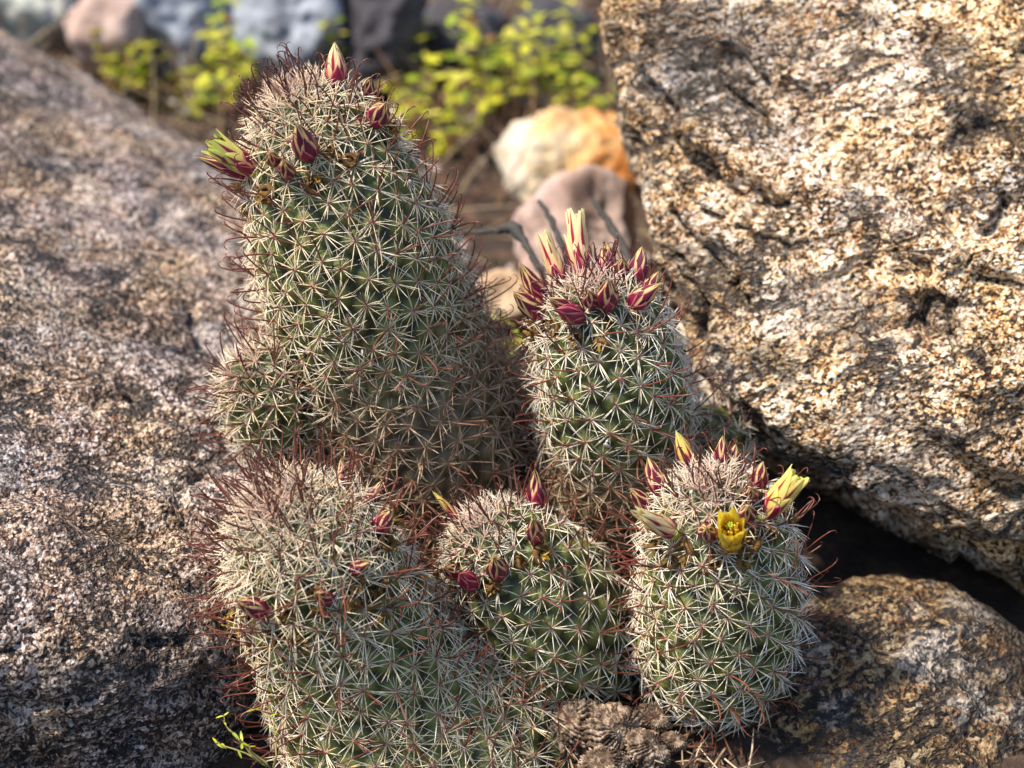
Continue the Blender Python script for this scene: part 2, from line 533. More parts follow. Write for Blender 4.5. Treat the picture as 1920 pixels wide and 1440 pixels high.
def gpoint(px, py):
    """ground point seen at a photo pixel"""
    r = unit(at(px, py, 10) - CAM)
    t = -CAM[2] / r[2]
    p = CAM + r * t
    return np.array([p[0], p[1], ground_h(p[0], p[1])])


def simple_rock(px, py, d, rx, ry, mat, seed, label, rz=None, sub=5, group="blurred stones behind the cacti", p=16.0, name="stone", cat="stone"):
    c = at(px, py, d)
    rnd = random.Random(seed)
    k = K * d
    a, b = rx * k, ry * k
    rz = (rz or (rx + ry) / 2) * k
    planes = []
    for i in range(13):
        z = 1 - 2 * (i + 0.5) / 13
        ph = i * 2.399 + rnd.random() * 0.8
        n = np.array([math.sqrt(1 - z * z) * math.cos(ph), math.sqrt(1 - z * z) * math.sin(ph), z])
        ext = math.sqrt((n @ RIGHT * a) ** 2 + (n @ UP * b) ** 2 + (n @ FWD * rz) ** 2)
        planes.append((n, ext * (0.82 + 0.2 * rnd.random())))
    return rock(name, c, planes, mat, sub=sub, p=p, amp=(0.08 * (a + b), 0.04 * (a + b)), freq=(0.5, 1.6), seed=seed + 10, label=label, cat=cat, group=group)


simple_rock(1068, 325, 66, 128, 118, M_orange, 14, "orange and cream stone with a rusty right side behind the flowering cactus", rz=90)
simple_rock(1085, 460, 57, 120, 150, M_pink, 2, "pale pinkish stone right behind the flowering cactus with dark twigs across", rz=90)
simple_rock(940, 560, 56, 60, 60, M_tan, 4, "low tan stone between the tall cactus and the pink stone")
simple_rock(35, 20, 78, 130, 90, M_sage, 5, "pale lichen grey stone in the top left corner")
simple_rock(200, 60, 74, 75, 75, M_pink, 6, "blurred pinkish stone next to the pale stone at the top left")
simple_rock(330, 50, 76, 95, 110, M_blue, 7, "blurred blue grey stone behind green sprigs at the upper left")
simple_rock(560, 40, 72, 100, 130, M_blue, 8, "pale blue stone directly above the tall cactus")
simple_rock(715, 70, 72, 70, 130, M_dark, 9, "dark charcoal stone right of the pale blue stone")
simple_rock(850, 110, 76, 100, 120, M_dark, 10, "blackish stone behind the hanging green leaves")
simple_rock(1040, 110, 76, 90, 110, M_dark, 11, "black stone beside the edge of the huge tan boulder")
simple_rock(850, 480, 58, 40, 36, M_pink, 13, "small pale stone beside the tall cactus flank")
simple_rock(420, 190, 72, 60, 50, M_dark, 15, "small black stone behind the crest of the pinkish boulder")


# ------------------------------------------------------------------ tubes and strips
def tube(pts, rad, sides=6):
    pts = [np.asarray(p, dtype=float) for p in pts]
    vs, fs = [], []
    n = len(pts)
    for i, p in enumerate(pts):
        t = unit(pts[min(i + 1, n - 1)] - pts[max(i - 1, 0)])
        a = unit(np.cross(t, [0.31, 0.2, 0.93] if abs(t[2]) < 0.9 else [1, 0.1, 0]))
        b = np.cross(t, a)
        r = rad[i] if hasattr(rad, '__len__') else rad
        for k in range(sides):
            ang = 2 * math.pi * k / sides
            vs.append(p + r * (math.cos(ang) * a + math.sin(ang) * b))
    for i in range(n - 1):
        for k in range(sides):
            k2 = (k + 1) % sides
            fs.append((i * sides + k, i * sides + k2, (i + 1) * sides + k2, (i + 1) * sides + k))
    fs.append(tuple(range(sides))[::-1])
    fs.append(tuple((n - 1) * sides + k for k in range(sides)))
    return vs, fs


class MB:
    def __init__(self):
        self.v, self.f, self.c, self.uv = [], [], [], []

    def add(self, v, f, c=None, uv=None):
        o = len(self.v)
        self.v.extend(v)
        self.f.extend(tuple(i + o for i in q) for q in f)
        if c is not None:
            self.c.extend([c] * len(v) if not hasattr(c[0], '__len__') else c)
        if uv is not None:
            self.uv.extend(uv)

    def build(self, name, mat, parent=None, origin=(0, 0, 0)):
        return link_mesh(name, np.array(self.v), self.f, mat, parent, origin,
                         colors=np.array(self.c) if self.c else None, uvs=self.uv if self.uv else None)


# ------------------------------------------------------------------ cactus stems
GOLD = math.pi * (3 - math.sqrt(5))


class Stem:
    def __init__(self, nodes, cap, sp_min=0.30, sp_max=0.80, ramp=2.6, seed=0, old=(99, 100), taper_end=0.0):
        self.seed = seed
        P = np.array([at(a, b, c) for a, b, c, _ in nodes])
        R = np.array([r * K * c for _, _, c, r in nodes])
        # smooth centreline by Catmull-Rom sampling
        pts, rs = [], []
        n = len(P)
        for i in range(n - 1):
            p0, p1, p2, p3 = P[max(i - 1, 0)], P[i], P[i + 1], P[min(i + 2, n - 1)]
            r0, r1, r2, r3 = R[max(i - 1, 0)], R[i], R[i + 1], R[min(i + 2, n - 1)]
            for t in np.linspace(0, 1, 20, endpoint=(i == n - 2)):
                w = (0.5 * (-t + 2 * t * t - t ** 3), 0.5 * (2 - 5 * t * t + 3 * t ** 3), 0.5 * (t + 4 * t * t - 3 * t ** 3), 0.5 * (-t * t + t ** 3))
                pts.append(w[0] * p0 + w[1] * p1 + w[2] * p2 + w[3] * p3)
                rs.append(w[0] * r0 + w[1] * r1 + w[2] * r2 + w[3] * r3)
        pts = np.array(pts)
        rs = np.array(rs)
        seg = np.linalg.norm(np.diff(pts, axis=0), axis=1)
        s = np.concatenate([[0], np.cumsum(seg)])
        self.L = s[-1]
        self.cap = cap
        self.cs, self.cp, self.cr = s, pts, rs
        self.old = old
        self.base = pts[-1]
        # areoles
        ph = np.linspace(0.02, math.pi / 2, 60)
        sg = np.concatenate([cap * (1 - np.cos(ph)), np.arange(cap + 0.05, self.L, 0.05)])
        self.sg = sg
        r = self.radius(sg)
        ds = np.gradient(sg)
        dr = np.gradient(r)
        arc = np.sqrt(ds ** 2 + dr ** 2)
        al = np.cumsum(arc)
        self.arc_of_s = (sg, al)
        spacing = sp_min + (sp_max - sp_min) * np.clip(al / ramp, 0, 1) ** 0.8
        dens = 2 * math.pi * r * arc / (spacing ** 2)
        cum = np.cumsum(dens)
        N = int(cum[-1])
        idx = np.arange(1, N)
        self.as_ = np.interp(idx, cum, sg)
        rng = np.random.default_rng(seed)
        self.as_ = self.as_ + rng.normal(0, 0.035, len(idx)) * np.clip(self.as_, 0, 1)
        self.at_ = idx * GOLD + rng.normal(0, 0.03, len(idx))
        self.asp = np.interp(self.as_, sg, spacing)
        self.aarc = np.interp(self.as_, sg, al)
        self.spacing = (sg, spacing)
        self.rng = rng

    def radius(self, s):
        R = np.interp(s, self.cs, self.cr)
        q = np.clip(1 - s / self.cap, 0, 1)
        return R * np.sqrt(np.maximum(1 - q ** 2.2, 1e-5))

    def frame(self, s):
        s = np.atleast_1d(s)
        p = np.stack([np.interp(s, self.cs, self.cp[:, k]) for k in range(3)], 1)
        e = 0.35
        a = np.stack([np.interp(np.clip(s - e, 0, self.L), self.cs, self.cp[:, k]) for k in range(3)], 1)
        b = np.stack([np.interp(np.clip(s + e, 0, self.L), self.cs, self.cp[:, k]) for k in range(3)], 1)
        T = (b - a)
        T /= np.linalg.norm(T, axis=1)[:, None]
        ref = np.array([1.0, 0.05, 0.1])
        N = ref - (T @ ref)[:, None] * T
        N /= np.linalg.norm(N, axis=1)[:, None]
        B = np.cross(T, N)
        return p, T, N, B

    def surf(self, s, th):
        p, T, N, B = self.frame(s)
        r = self.radius(s)
        rad = np.cos(th)[:, None] * N + np.sin(th)[:, None] * B
        pos = p + r[:, None] * rad
        e = 0.02
        drs = (self.radius(s + e) - self.radius(np.maximum(s - e, 0))) / (s + e - np.maximum(s - e, 0))
        n = rad - drs[:, None] * T
        n /= np.linalg.norm(n, axis=1)[:, None]
        return pos, n, T

    def body(self, tub=0.16):
        self.tub = tub
        ph = np.linspace(0.0, math.pi / 2, 34)
        sgrid = np.concatenate([self.cap * (1 - np.cos(ph)), np.arange(self.cap + 0.07, self.L, 0.07)])
        nt = 240
        th = np.linspace(0, 2 * math.pi, nt, endpoint=False)
        SS, TT = np.meshgrid(np.maximum(sgrid, 1e-4), th, indexing='ij')
        pos, nrm, T = self.surf(SS.ravel(), TT.ravel())
        apos, an, aT = self.surf(self.as_, self.at_)
        kd = KDTree(len(apos))
        for i, q in enumerate(apos):
            kd.insert(q, i)
        kd.balance()
        dist = np.empty(len(pos))
        near = np.empty(len(pos), dtype=int)
        for i, q in enumerate(pos):
            _, j, dd = kd.find(q)
            dist[i] = dd
            near[i] = j
        sp = self.asp[near]
        x = np.clip(dist / (0.62 * sp), 0, 1)
        h = tub * np.minimum(1, sp / 0.6) * (1 - x ** 1.7)
        # lift tubercle tips towards the apex
        v = pos + nrm * h[:, None] - T * (0.25 * h)[:, None]
        old = np.clip((SS.ravel() - self.old[0]) / (self.old[1] - self.old[0]), 0, 1)
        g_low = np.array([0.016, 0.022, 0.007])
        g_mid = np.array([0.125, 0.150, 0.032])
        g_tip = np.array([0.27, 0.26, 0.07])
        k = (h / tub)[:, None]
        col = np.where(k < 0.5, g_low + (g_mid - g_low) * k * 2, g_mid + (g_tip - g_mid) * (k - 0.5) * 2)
        brown = np.array([0.17, 0.12, 0.07]) * (0.35 + 1.2 * k)
        o = (old * 0.85)[:, None]
        col = col * (1 - o) + brown * o
        self.nt = nt
        m = len(sgrid)
        I, J = np.meshgrid(np.arange(m - 1), np.arange(nt), indexing='ij')
        a = (I * nt + J).ravel()
        b = (I * nt + (J + 1) % nt).ravel()
        f = np.stack([a, b, b + nt, a + nt], 1)
        return v, f, col

    def areole_pos(self):
        pos, n, T = self.surf(self.as_, self.at_)
        h = self.tub * np.minimum(1, self.asp / 0.6)
        p = pos + n * h[:, None] - T * (0.25 * h)[:, None]
        n2 = n - 0.28 * T
        n2 /= np.linalg.norm(n2, axis=1)[:, None]
        return p, n2, T


def lerp(a, b, t):
    return a + (b - a) * t


def tubes_batch(paths, radii, cols, sides):
    """paths (M,n,3), radii (M,n), cols (M,n,3) -> verts, quad faces, colors"""
    M, n, _ = paths.shape
    t = np.gradient(paths, axis=1)
    t /= np.maximum(np.linalg.norm(t, axis=2), 1e-9)[..., None]
    ref = np.where(np.abs(t[..., 2:3]) < 0.85, np.array([0.0, 0, 1.0]), np.array([1.0, 0, 0]))
    a = np.cross(t, ref)
    a /= np.maximum(np.linalg.norm(a, axis=2), 1e-9)[..., None]
    b = np.cross(t, a)
    ang = np.arange(sides) * 2 * math.pi / sides
    ring = (a[:, :, None, :] * np.cos(ang)[None, None, :, None] + b[:, :, None, :] * np.sin(ang)[None, None, :, None])
    v = paths[:, :, None, :] + ring * radii[:, :, None, None]
    c = np.repeat(cols[:, :, None, :], sides, axis=2)
    base = (np.arange(M) * n * sides)[:, None, None]
    I = (np.arange(n - 1) * sides)[None, :, None]
    Kk = np.arange(sides)[None, None, :]
    K2 = (np.arange(sides) + 1)[None, None, :] % sides
    f = np.stack([base + I + Kk, base + I + K2, base + I + sides + K2, base + I + sides + Kk], -1)
    return v.reshape(-1, 3), f.reshape(-1, 4), c.reshape(-1, 3)


def spines(stem, n_rad=14, rlen=0.50, rthick=0.012, white=0.38, hook_len=0.9, hook_apex_dark=0.7, hook_frac=1.0, apex_tilt=58, hook_extra=0.15):
    rng = stem.rng
    p, n, T = stem.areole_pos()
    M = len(p)
    y = np.clip(stem.aarc / 2.4, 0, 1)                       # 0 at the growing tip, 1 on the grown flank
    old = np.clip((stem.as_ - stem.old[0]) / (stem.old[1] - stem.old[0]), 0, 1)
    up = -T + (np.sum(T * n, axis=1))[:, None] * n
    ln = np.linalg.norm(up, axis=1)
    rand = rng.normal(size=(M, 3))
    up = np.where((ln < 0.15)[:, None], np.cross(n, rand), up)
    up /= np.linalg.norm(up, axis=1)[:, None]
    side = np.cross(n, up)
    wig = rng.normal(0, 0.20, (M, 3)) * (1 + 1.2 * old)[:, None]
    n = n + wig
    n /= np.linalg.norm(n, axis=1)[:, None]
    up = up - np.sum(up * n, axis=1)[:, None] * n
    up /= np.linalg.norm(up, axis=1)[:, None]
    side = np.cross(n, up)
    size = rng.uniform(0.78, 1.14, M)
    # radial spines
    A = np.repeat(np.arange(M), n_rad)
    k = np.tile(np.arange(n_rad), M)
    keepr = rng.uniform(0, 1, len(A)) > 0.12
    A, k = A[keepr], k[keepr]
    Q = len(A)
    a_off = rng.uniform(0, 6.28, M)
    ang = k * 2 * math.pi / n_rad + a_off[A] + rng.normal(0, 0.2, Q)
    el = np.radians(lerp(apex_tilt, 17, y[A] ** 0.8) + rng.normal(0, 7, Q) + old[A] * rng.normal(0, 22, Q))
    dirv = np.cos(el)[:, None] * (np.cos(ang)[:, None] * up[A] + np.sin(ang)[:, None] * side[A]) + np.sin(el)[:, None] * n[A]
    L = rlen * lerp(0.9, 1.0, y[A]) * rng.uniform(0.65, 1.2, Q) * size[A]
    bend = -0.10 * L[:, None] * n[A] + rng.normal(0, 0.02, (Q, 3)) * (1 + 2 * old[A])[:, None]
    tt = np.array([0.0, 0.42, 0.8, 1.0])
    start = p[A] + dirv * 0.02
    paths = start[:, None, :] + dirv[:, None, :] * (L[:, None] * tt[None, :])[..., None] + bend[:, None, :] * (tt ** 2)[None, :, None]
    th = rthick * rng.uniform(0.8, 1.2, Q)
    radii = th[:, None] * np.array([1.0, 0.95, 0.62, 0.12])[None, :]
    cw = np.array([0.97, 0.93, 0.82])
    ca = np.array([0.94, 0.76, 0.46])
    mixr = np.clip(rng.normal(white, 0.28, Q), 0, 1)[:, None]
    c0 = ca + (cw - ca) * mixr
    co = np.array([0.66, 0.50, 0.34]) * rng.uniform(0.6, 1.5, Q)[:, None]
    c0 = c0 * (1 - old[A][:, None]) + co * old[A][:, None]
    young = np.clip(1.1 - stem.aarc / 0.75, 0, 1)[A][:, None]
    c0 = c0 * (1 - 0.5 * young) + np.array([0.92, 0.50, 0.48]) * 0.5 * young
    tone = rng.uniform(0.8, 1.03, M)[A][:, None]
    c0 = c0 * tone
    croot = np.array([0.42, 0.22, 0.13])
    ctip = np.array([0.62, 0.40, 0.22])
    cols = np.stack([croot * 0.6 + c0 * 0.4, c0, c0 * 0.95, ctip * 0.5 + c0 * 0.5], 1)
    v1, f1, c1 = tubes_batch(paths, radii, cols, 4)
    # woolly areoles as short fat tufts
    W = 5
    A2 = np.repeat(np.arange(M), W)
    d2 = n[A2] + rng.normal(0, 0.8, (len(A2), 3))
    d2 /= np.linalg.norm(d2, axis=1)[:, None]
    t2 = np.array([-0.3, 0.5, 1.0])
    pth = p[A2][:, None, :] + d2[:, None, :] * (0.075 * t2)[None, :, None]
    r2 = np.tile(np.array([[0.035, 0.034, 0.01]]), (len(A2), 1))
    cc = np.array([0.42, 0.23, 0.15]) * rng.uniform(0.7, 1.4, len(A2))[:, None]
    apx = (1 - y[A2])[:, None]
    cc = cc * (1 - apx * 0.7) + np.array([0.80, 0.50, 0.44]) * apx * 0.7
    v2, f2, c2 = tubes_batch(pth, r2, np.repeat(cc[:, None, :], 3, axis=1), 4)
    # broken spines, straw and lint caught in the net
    D = M // 3
    A3 = rng.integers(0, M, D)
    a3 = rng.uniform(0, 6.28, D)
    d3 = np.cos(a3)[:, None] * up[A3] + np.sin(a3)[:, None] * side[A3] + rng.normal(0.05, 0.25, D)[:, None] * n[A3]
    d3 /= np.linalg.norm(d3, axis=1)[:, None]
    lint = rng.uniform(0, 1, D) < 0.35
    L3 = np.where(lint, rng.uniform(0.06, 0.16, D), rng.uniform(0.35, 1.1, D))
    b3 = rng.normal(0, 0.12, (D, 3)) * L3[:, None]
    t3 = np.array([-0.5, -0.1, 0.25, 0.5])
    s3 = p[A3] + n[A3] * rng.uniform(-0.02, 0.22, D)[:, None] + rng.normal(0, 0.12, (D, 3))
    p3 = s3[:, None, :] + d3[:, None, :] * (L3[:, None] * t3[None, :])[..., None] + b3[:, None, :] * (t3 ** 2)[None, :, None] * 4
    r3 = np.where(lint, rng.uniform(0.02, 0.05, D), rng.uniform(0.008, 0.016, D))[:, None] * np.array([0.5, 1.0, 0.9, 0.3])[None, :]
    pal = np.array([[0.03, 0.02, 0.015], [0.30, 0.19, 0.10], [0.55, 0.42, 0.27], [0.10, 0.06, 0.04], [0.65, 0.60, 0.55]])
    cc3 = pal[np.where(lint, rng.choice([0, 0, 3, 4], D), rng.choice([1, 2, 2, 3], D))]
    v3, f3, c3 = tubes_batch(p3, r3, np.repeat(cc3[:, None, :], 4, axis=1), 4)
    V = np.concatenate([v1, v2, v3])
    F = np.concatenate([f1, f2 + len(v1), f3 + len(v1) + len(v2)])
    C = np.concatenate([c1, c2, c3])
    # hooked central spines
    keep = rng.uniform(0, 1, M) < hook_frac * lerp(0.62, 0.85, y)
    B = np.concatenate([np.nonzero(keep)[0], np.nonzero((y < 0.5) & (rng.uniform(0, 1, M) < 0.25))[0], np.nonzero(rng.uniform(0, 1, M) < hook_extra)[0]])
    H = len(B)
    d0 = n[B] + up[B] * rng.normal(0.25, 0.22, H)[:, None] + side[B] * rng.normal(0, 0.28, H)[:, None]
    d0 /= np.linalg.norm(d0, axis=1)[:, None]
    bd = up[B] * rng.normal(0.3, 1.0, H)[:, None] + side[B] * rng.normal(0, 1.0, H)[:, None]
    bd -= np.sum(bd * d0, axis=1)[:, None] * d0
    bd /= np.linalg.norm(bd, axis=1)[:, None]
    Lh = hook_len * rng.uniform(0.7, 1.15, H) * lerp(0.85, 1.0, np.clip(y[B] * 1.6, 0, 1))
    psi_t = np.array([0, 0.05, 0.12, 0.2, 0.32, 0.75, 1.45, 2.2, 2.9])
    ds = np.array([0.0, 0.22, 0.22, 0.20, 0.16, 0.075, 0.06, 0.055, 0.05])
    curl = rng.uniform(0.85, 1.15, H)
    pos = p[B] + d0 * 0.02
    paths = [pos.copy()]
    for q in range(1, len(ds)):
        a = psi_t[q] * curl
        dd = np.cos(a)[:, None] * d0 + np.sin(a)[:, None] * bd
        pos = pos + dd * (Lh * ds[q])[:, None]
        paths.append(pos.copy())
    paths = np.stack(paths, 1)
    prof = np.array([1.0, 1.0, 0.95, 0.88, 0.8, 0.7, 0.58, 0.42, 0.12])
    radii = (0.0172 * rng.uniform(0.85, 1.15, H))[:, None] * prof[None, :]
    red = np.array([0.12, 0.026, 0.020])
    tan = np.array([0.21, 0.065, 0.036])
    dark = np.array([0.045, 0.016, 0.014])
    m = rng.uniform(0, 1, H)[:, None]
    c = red + (tan - red) * m
    dk = (hook_apex_dark * (1 - np.clip(y[B] * 1.2, 0, 1)))[:, None]
    c = c * (1 - dk) + dark * dk
    c = c * (1 - 0.6 * old[B][:, None]) + np.array([0.22, 0.12, 0.07]) * 0.6 * old[B][:, None]
    grad = np.linspace(1.25, 0.75, len(ds))
    cols = c[:, None, :] * grad[None, :, None]
    Vh, Fh, Ch = tubes_batch(paths, radii, cols, 5)
    return (V, F, C), (Vh, Fh, Ch)


# ------------------------------------------------------------------ flowers
def petal_surface(base, ax, e1, e2, phi, L, prof, width, rmul=1.0, nv=10, nu=6, curl=0.25, twist=0.0, rnd=None, bendv=None):
    """petal following the flower's own profile prof(v)=radius; width(v)=half width"""
    vs, fs, uv = [], [], []
    rad = math.cos(phi) * e1 + math.sin(phi) * e2
    tan = -math.sin(phi) * e1 + math.cos(phi) * e2
    for i in range(nv + 1):
        v = i / nv
        r = prof(v) * rmul
        w = width(v)
        cen = base + ax * (L * v) + rad * r
        if bendv is not None:
            cen = cen + bendv * v * v
        for j in range(nu + 1):
            u = -1 + 2 * j / nu
            off = tan * (u * w) - rad * (curl * w * u * u) + ax * (twist * w * u * v)
            vs.append(cen + off)
            uv.append((0.5 + 0.5 * u, v))
    for i in range(nv):
        for j in range(nu):
            a = i * (nu + 1) + j
            fs.append((a, a + 1, a + nu + 2, a + nu + 1))
    return vs, fs, uv


def basis(ax):
    e1 = unit(np.cross(ax, [0.2, 0.9, 0.3] if abs(ax[1]) < 0.8 else [1, 0, 0.2]))
    return e1, np.cross(ax, e1)


def make_bud(parent, origin, base, tip, Rr, mats, seed, twistv=0.0, label=None, name="bud"):
    tip = base + (tip - base) * 1.14
    Rr = Rr * 1.08
    rnd = random.Random(seed)
    ax = unit(tip - base)
    L = np.linalg.norm(tip - base)
    e1, e2 = basis(ax)
    mb = MB()
    mi = []
    bend = (e1 * rnd.uniform(-1, 1) + e2 * rnd.uniform(-1, 1)) * 0.10 * L
    layers = ((4, 1.0, 0.90, 0.0, mats[1], 1.25), (4, 0.84, 1.0, 0.5, mats[1], 1.2), (4, 0.52, 1.09, 0.2, mats[0], 1.0))
    for li, (n, lf, rm, ph0, mt, wf) in enumerate(layers):
        for k in range(n):
            phi = (k + ph0 + rnd.uniform(-0.12, 0.12)) * 2 * math.pi / n
            Lp = L * lf * rnd.uniform(0.93, 1.05)

            def prof(v, lf=lf):
                x = min(v * lf, 1.0)
                return Rr * (max(math.sin(math.pi * (0.16 + 0.84 * x) ** 0.85), 0.0) ** 0.8 + 0.02) * rm

            def wid(v, wf=wf):
                return Rr * 0.62 * wf * max(math.sin(math.pi * (0.25 + 0.745 * v)), 0.012) ** 1.15
            v, f, uv = petal_surface(base, ax, e1, e2, phi, Lp, prof, wid, rnd=rnd, curl=0.45, bendv=bend * lf * lf)
            mb.add(v, f, uv=uv)
            mi += [1 if li < 2 else 0] * len(f)
    o = link_mesh(name, np.array(mb.v), mb.f, [mats[0], mats[1]], parent, origin, uvs=mb.uv, mat_idx=mi)
    if label:
        o["label"] = label
    return o


def make_flower(parent, origin, base, tip, R0, R1, mats, seed, label=None, stam=True, mouth=None):
    """half-open funnel flower: floral tube with separate petals, stamens and a green stigma"""
    tip = base + (tip - base) * 1.05
    rnd = random.Random(seed)
    ax = unit(tip - base)
    L = np.linalg.norm(tip - base)
    e1, e2 = basis(ax)
    tb = MB()
    v, f = tube([base - ax * 0.15, base + ax * 0.05, base + ax * 0.14 * L, base + ax * 0.24 * L], [R0 * 0.45, R0 * 0.7, R0 * 0.85, R0 * 0.8], 12)
    root = link_mesh("flower", np.array(v), f, M_stigma, parent, origin)
    if label:
        root["label"] = label
    layers = ((5, 0.95, 0.90, 0.0, mats[1]), (6, 1.0, 0.99, 0.5, mats[1]), (4, 0.62, 1.08, 0.25, mats[1]), (4, 0.38, 1.14, 0.1, mats[0]))
    for li, (n, lf, rm, ph0, mt) in enumerate(layers):
        for k in range(n):
            phi = (k + ph0 + rnd.uniform(-0.15, 0.15)) * 2 * math.pi / n
            Lp = L * lf * rnd.uniform(0.9, 1.06)

            def prof(v, lf=lf):
                x = v * lf
                return lerp(R0 * 0.55, R0, min(1, x * 3)) * (1 - min(1, x)) + R1 * min(1, x) ** 1.1

            def wid(v):
                return (R0 * 0.48 + 0.34 * R1) * max(math.sin(math.pi * (0.20 + 0.775 * v)), 0.03) ** 0.75 * (1.0 if li < 3 else 0.8)
            v, f, uv = petal_surface(base, ax, e1, e2, phi, Lp, prof, wid, rmul=rm, curl=0.4, twist=rnd.uniform(-0.3, 0.3),
                                     bendv=(math.cos(phi) * e1 + math.sin(phi) * e2) * 0.05 * L * (rnd.uniform(-0.4, 1)))
            link_mesh("petal", np.array(v), f, mt, root, origin, uvs=uv)
    if stam:
        sm = MB()
        for k in range(34):
            ph = rnd.uniform(0, 6.283)
            rr = rnd.uniform(0.25, 0.72) * R1
            lv = rnd.uniform(0.55, 0.76)
            q0 = base + ax * 0.3 * L + (math.cos(ph) * e1 + math.sin(ph) * e2) * R0 * 0.3
            q1 = base + ax * lv * L + (math.cos(ph) * e1 + math.sin(ph) * e2) * rr
            v, f = tube([q0, (q0 + q1) / 2, q1], 0.008, 4)
            sm.add(v, f)
            v, f = tube([q1 - ax * 0.02, q1, q1 + ax * 0.035], [0.01, 0.028, 0.012], 5)
            sm.add(v, f)
        sm.build("stamens", M_stamen, root, origin)
        sg = MB()
        top = base + ax * 0.80 * L
        v, f = tube([base + ax * 0.3 * L, top], 0.02, 6)
        sg.add(v, f)
        for k in range(6):
            ph = k * 1.047
            rd = math.cos(ph) * e1 + math.sin(ph) * e2
            v, f = tube([top - ax * 0.02, top + ax * 0.05 + rd * 0.03, top + ax * 0.13 + rd * 0.045], [0.018, 0.022, 0.012], 5)
            sg.add(v, f)
        sg.build("stigma", M_stigma, root, origin)
    return root


def make_withered(parent, origin, base, nrm, size, seed, yellow=0.3, label=None):
    """dried flower remains: a round scar with curled brown petal shreds"""
    rnd = random.Random(seed)
    mb = MB()
    ax = unit(nrm + np.array([rnd.uniform(-.4, .4) for _ in range(3)]))
    e1, e2 = basis(ax)
    brown = np.array([0.16, 0.085, 0.025])
    gold = np.array([0.62, 0.40, 0.05])
    R = size * 0.42
    ring = []
    for k in range(13):
        a = k * 2 * math.pi / 12
        ring.append(base + (math.cos(a) * e1 + math.sin(a) * e2) * R * rnd.uniform(0.85, 1.1) + ax * (0.10 + rnd.uniform(-0.03, 0.03)))
    ring[-1] = ring[0]
    v, f = tube(ring, 0.05 * size / 0.3, 6)
    mb.add(v, f, tuple(brown * 1.2))
    v, f = tube([base - ax * 0.05, base + ax * 0.05, base + ax * 0.12], [R * 0.8, R * 0.8, R * 0.3], 9)
    mb.add(v, f, tuple(brown * 0.45))
    for k in range(7):
        ph = rnd.uniform(0, 6.283)
        rd = math.cos(ph) * e1 + math.sin(ph) * e2
        tn = np.cross(ax, rd)
        pos = base + rd * R * rnd.uniform(0.1, 0.9)
        dirn = unit(ax + rd * rnd.uniform(-0.4, 0.8))
        sv, w = [], size * rnd.uniform(0.10, 0.2)
        col = brown * rnd.uniform(0.6, 1.6) * (1 - yellow) + gold * rnd.uniform(0.6, 1.2) * yellow
        steps = 6
        for i in range(steps + 1):
            ww = w * (1 - 0.75 * (i / steps) ** 2)
            jt = np.array([rnd.uniform(-1, 1) for _ in range(3)]) * 0.03 * size
            sv.append(pos + tn * ww + jt)
            sv.append(pos + dirn * 0.0 + rd * 0.3 * ww)
            sv.append(pos - tn * ww - jt)
            pos = pos + dirn * size * 0.17
            dirn = unit(dirn + rd * rnd.uniform(-0.5, 0.5) + tn * rnd.uniform(-0.55, 0.55) - ax * 0.12)
        ff = []
        for i in range(steps):
            for j in range(2):
                a = i * 3 + j
                ff.append((a, a + 1, a + 4, a + 3))
        mb.add(sv, ff, tuple(col))
    o = mb.build("withered_flower", M_wither, parent, origin)
    if label:
        o["label"] = label
    return o


def build_cactus(label, nodes, cap, sp=(0.30, 0.80, 2.6), seed=1, old=(99, 100), tub=0.15, flowers=(), buds=(), withered=(), **kw):
    st = Stem(nodes, cap, sp[0], sp[1], sp[2], seed, old)
    root = empty("cactus", st.base)
    tag(root, label, "cactus", "spiny cactus stems clustered between the boulders")
    o = st.base
    v, f, c = st.body(tub)
    link_mesh("stem", v, f, M_body, root, o, colors=c)
    bvh = BVHTree.FromPolygons([tuple(x) for x in v], [tuple(int(i) for i in q) for q in f])
    (V, F, C), (Vh, Fh, Ch) = spines(st, **kw)
    link_mesh("radial_spines", V, F, M_spine, root, o, colors=C)
    link_mesh("hooked_spines", Vh, Fh, M_hook, root, o, colors=Ch)

    def hit(px, py):
        r = unit(at(px, py, 10) - CAM)
        for k in range(60):        # walk towards the stem axis when the pixel just misses it
            h = bvh.ray_cast(Vector(CAM), Vector(r))
            if h[0] is not None:
                return np.array(h[0]), np.array(h[1])
            mid = st.cp[len(st.cp) // 3]
            r = unit(r + 0.02 * (unit(mid - CAM) - r))
        return st.cp[0], -unit(CAM - st.cp[0])

    def place(b, t, toward):
        q, n = hit(*b)
        d = proj(q)[2]
        tp = at(t[0], t[1], d - toward)
        return q + n * 0.08, tp + n * 0.08, n
    for i, (b, t, tw, r0, r1, mt, stam, lab) in enumerate(flowers):
        q, tp, n = place(b, t, tw + 0.2)
        make_flower(root, o, q, tp, r0, r1, mt, seed * 31 + i, lab, stam)
    for i, (b, t, tw, r, mt) in enumerate(buds):
        q, tp, n = place(b, t, tw + 0.25)
        make_bud(root, o, q, tp, r, mt, seed * 57 + i)
    for i, (b, size, yel) in enumerate(withered):
        q, n = hit(*b)
        if n @ (CAM - q) < 0:
            n = -n
        make_withered(root, o, q, n, size, seed * 91 + i, yel)
    return root


BUD = (M_tep_mar, M_tep_bud)
CRM = (M_tep_mar, M_tep_pale)
YEL = (M_tep_mar, M_tep_yel)
GLD = (M_tep_yel, M_tep_pure)

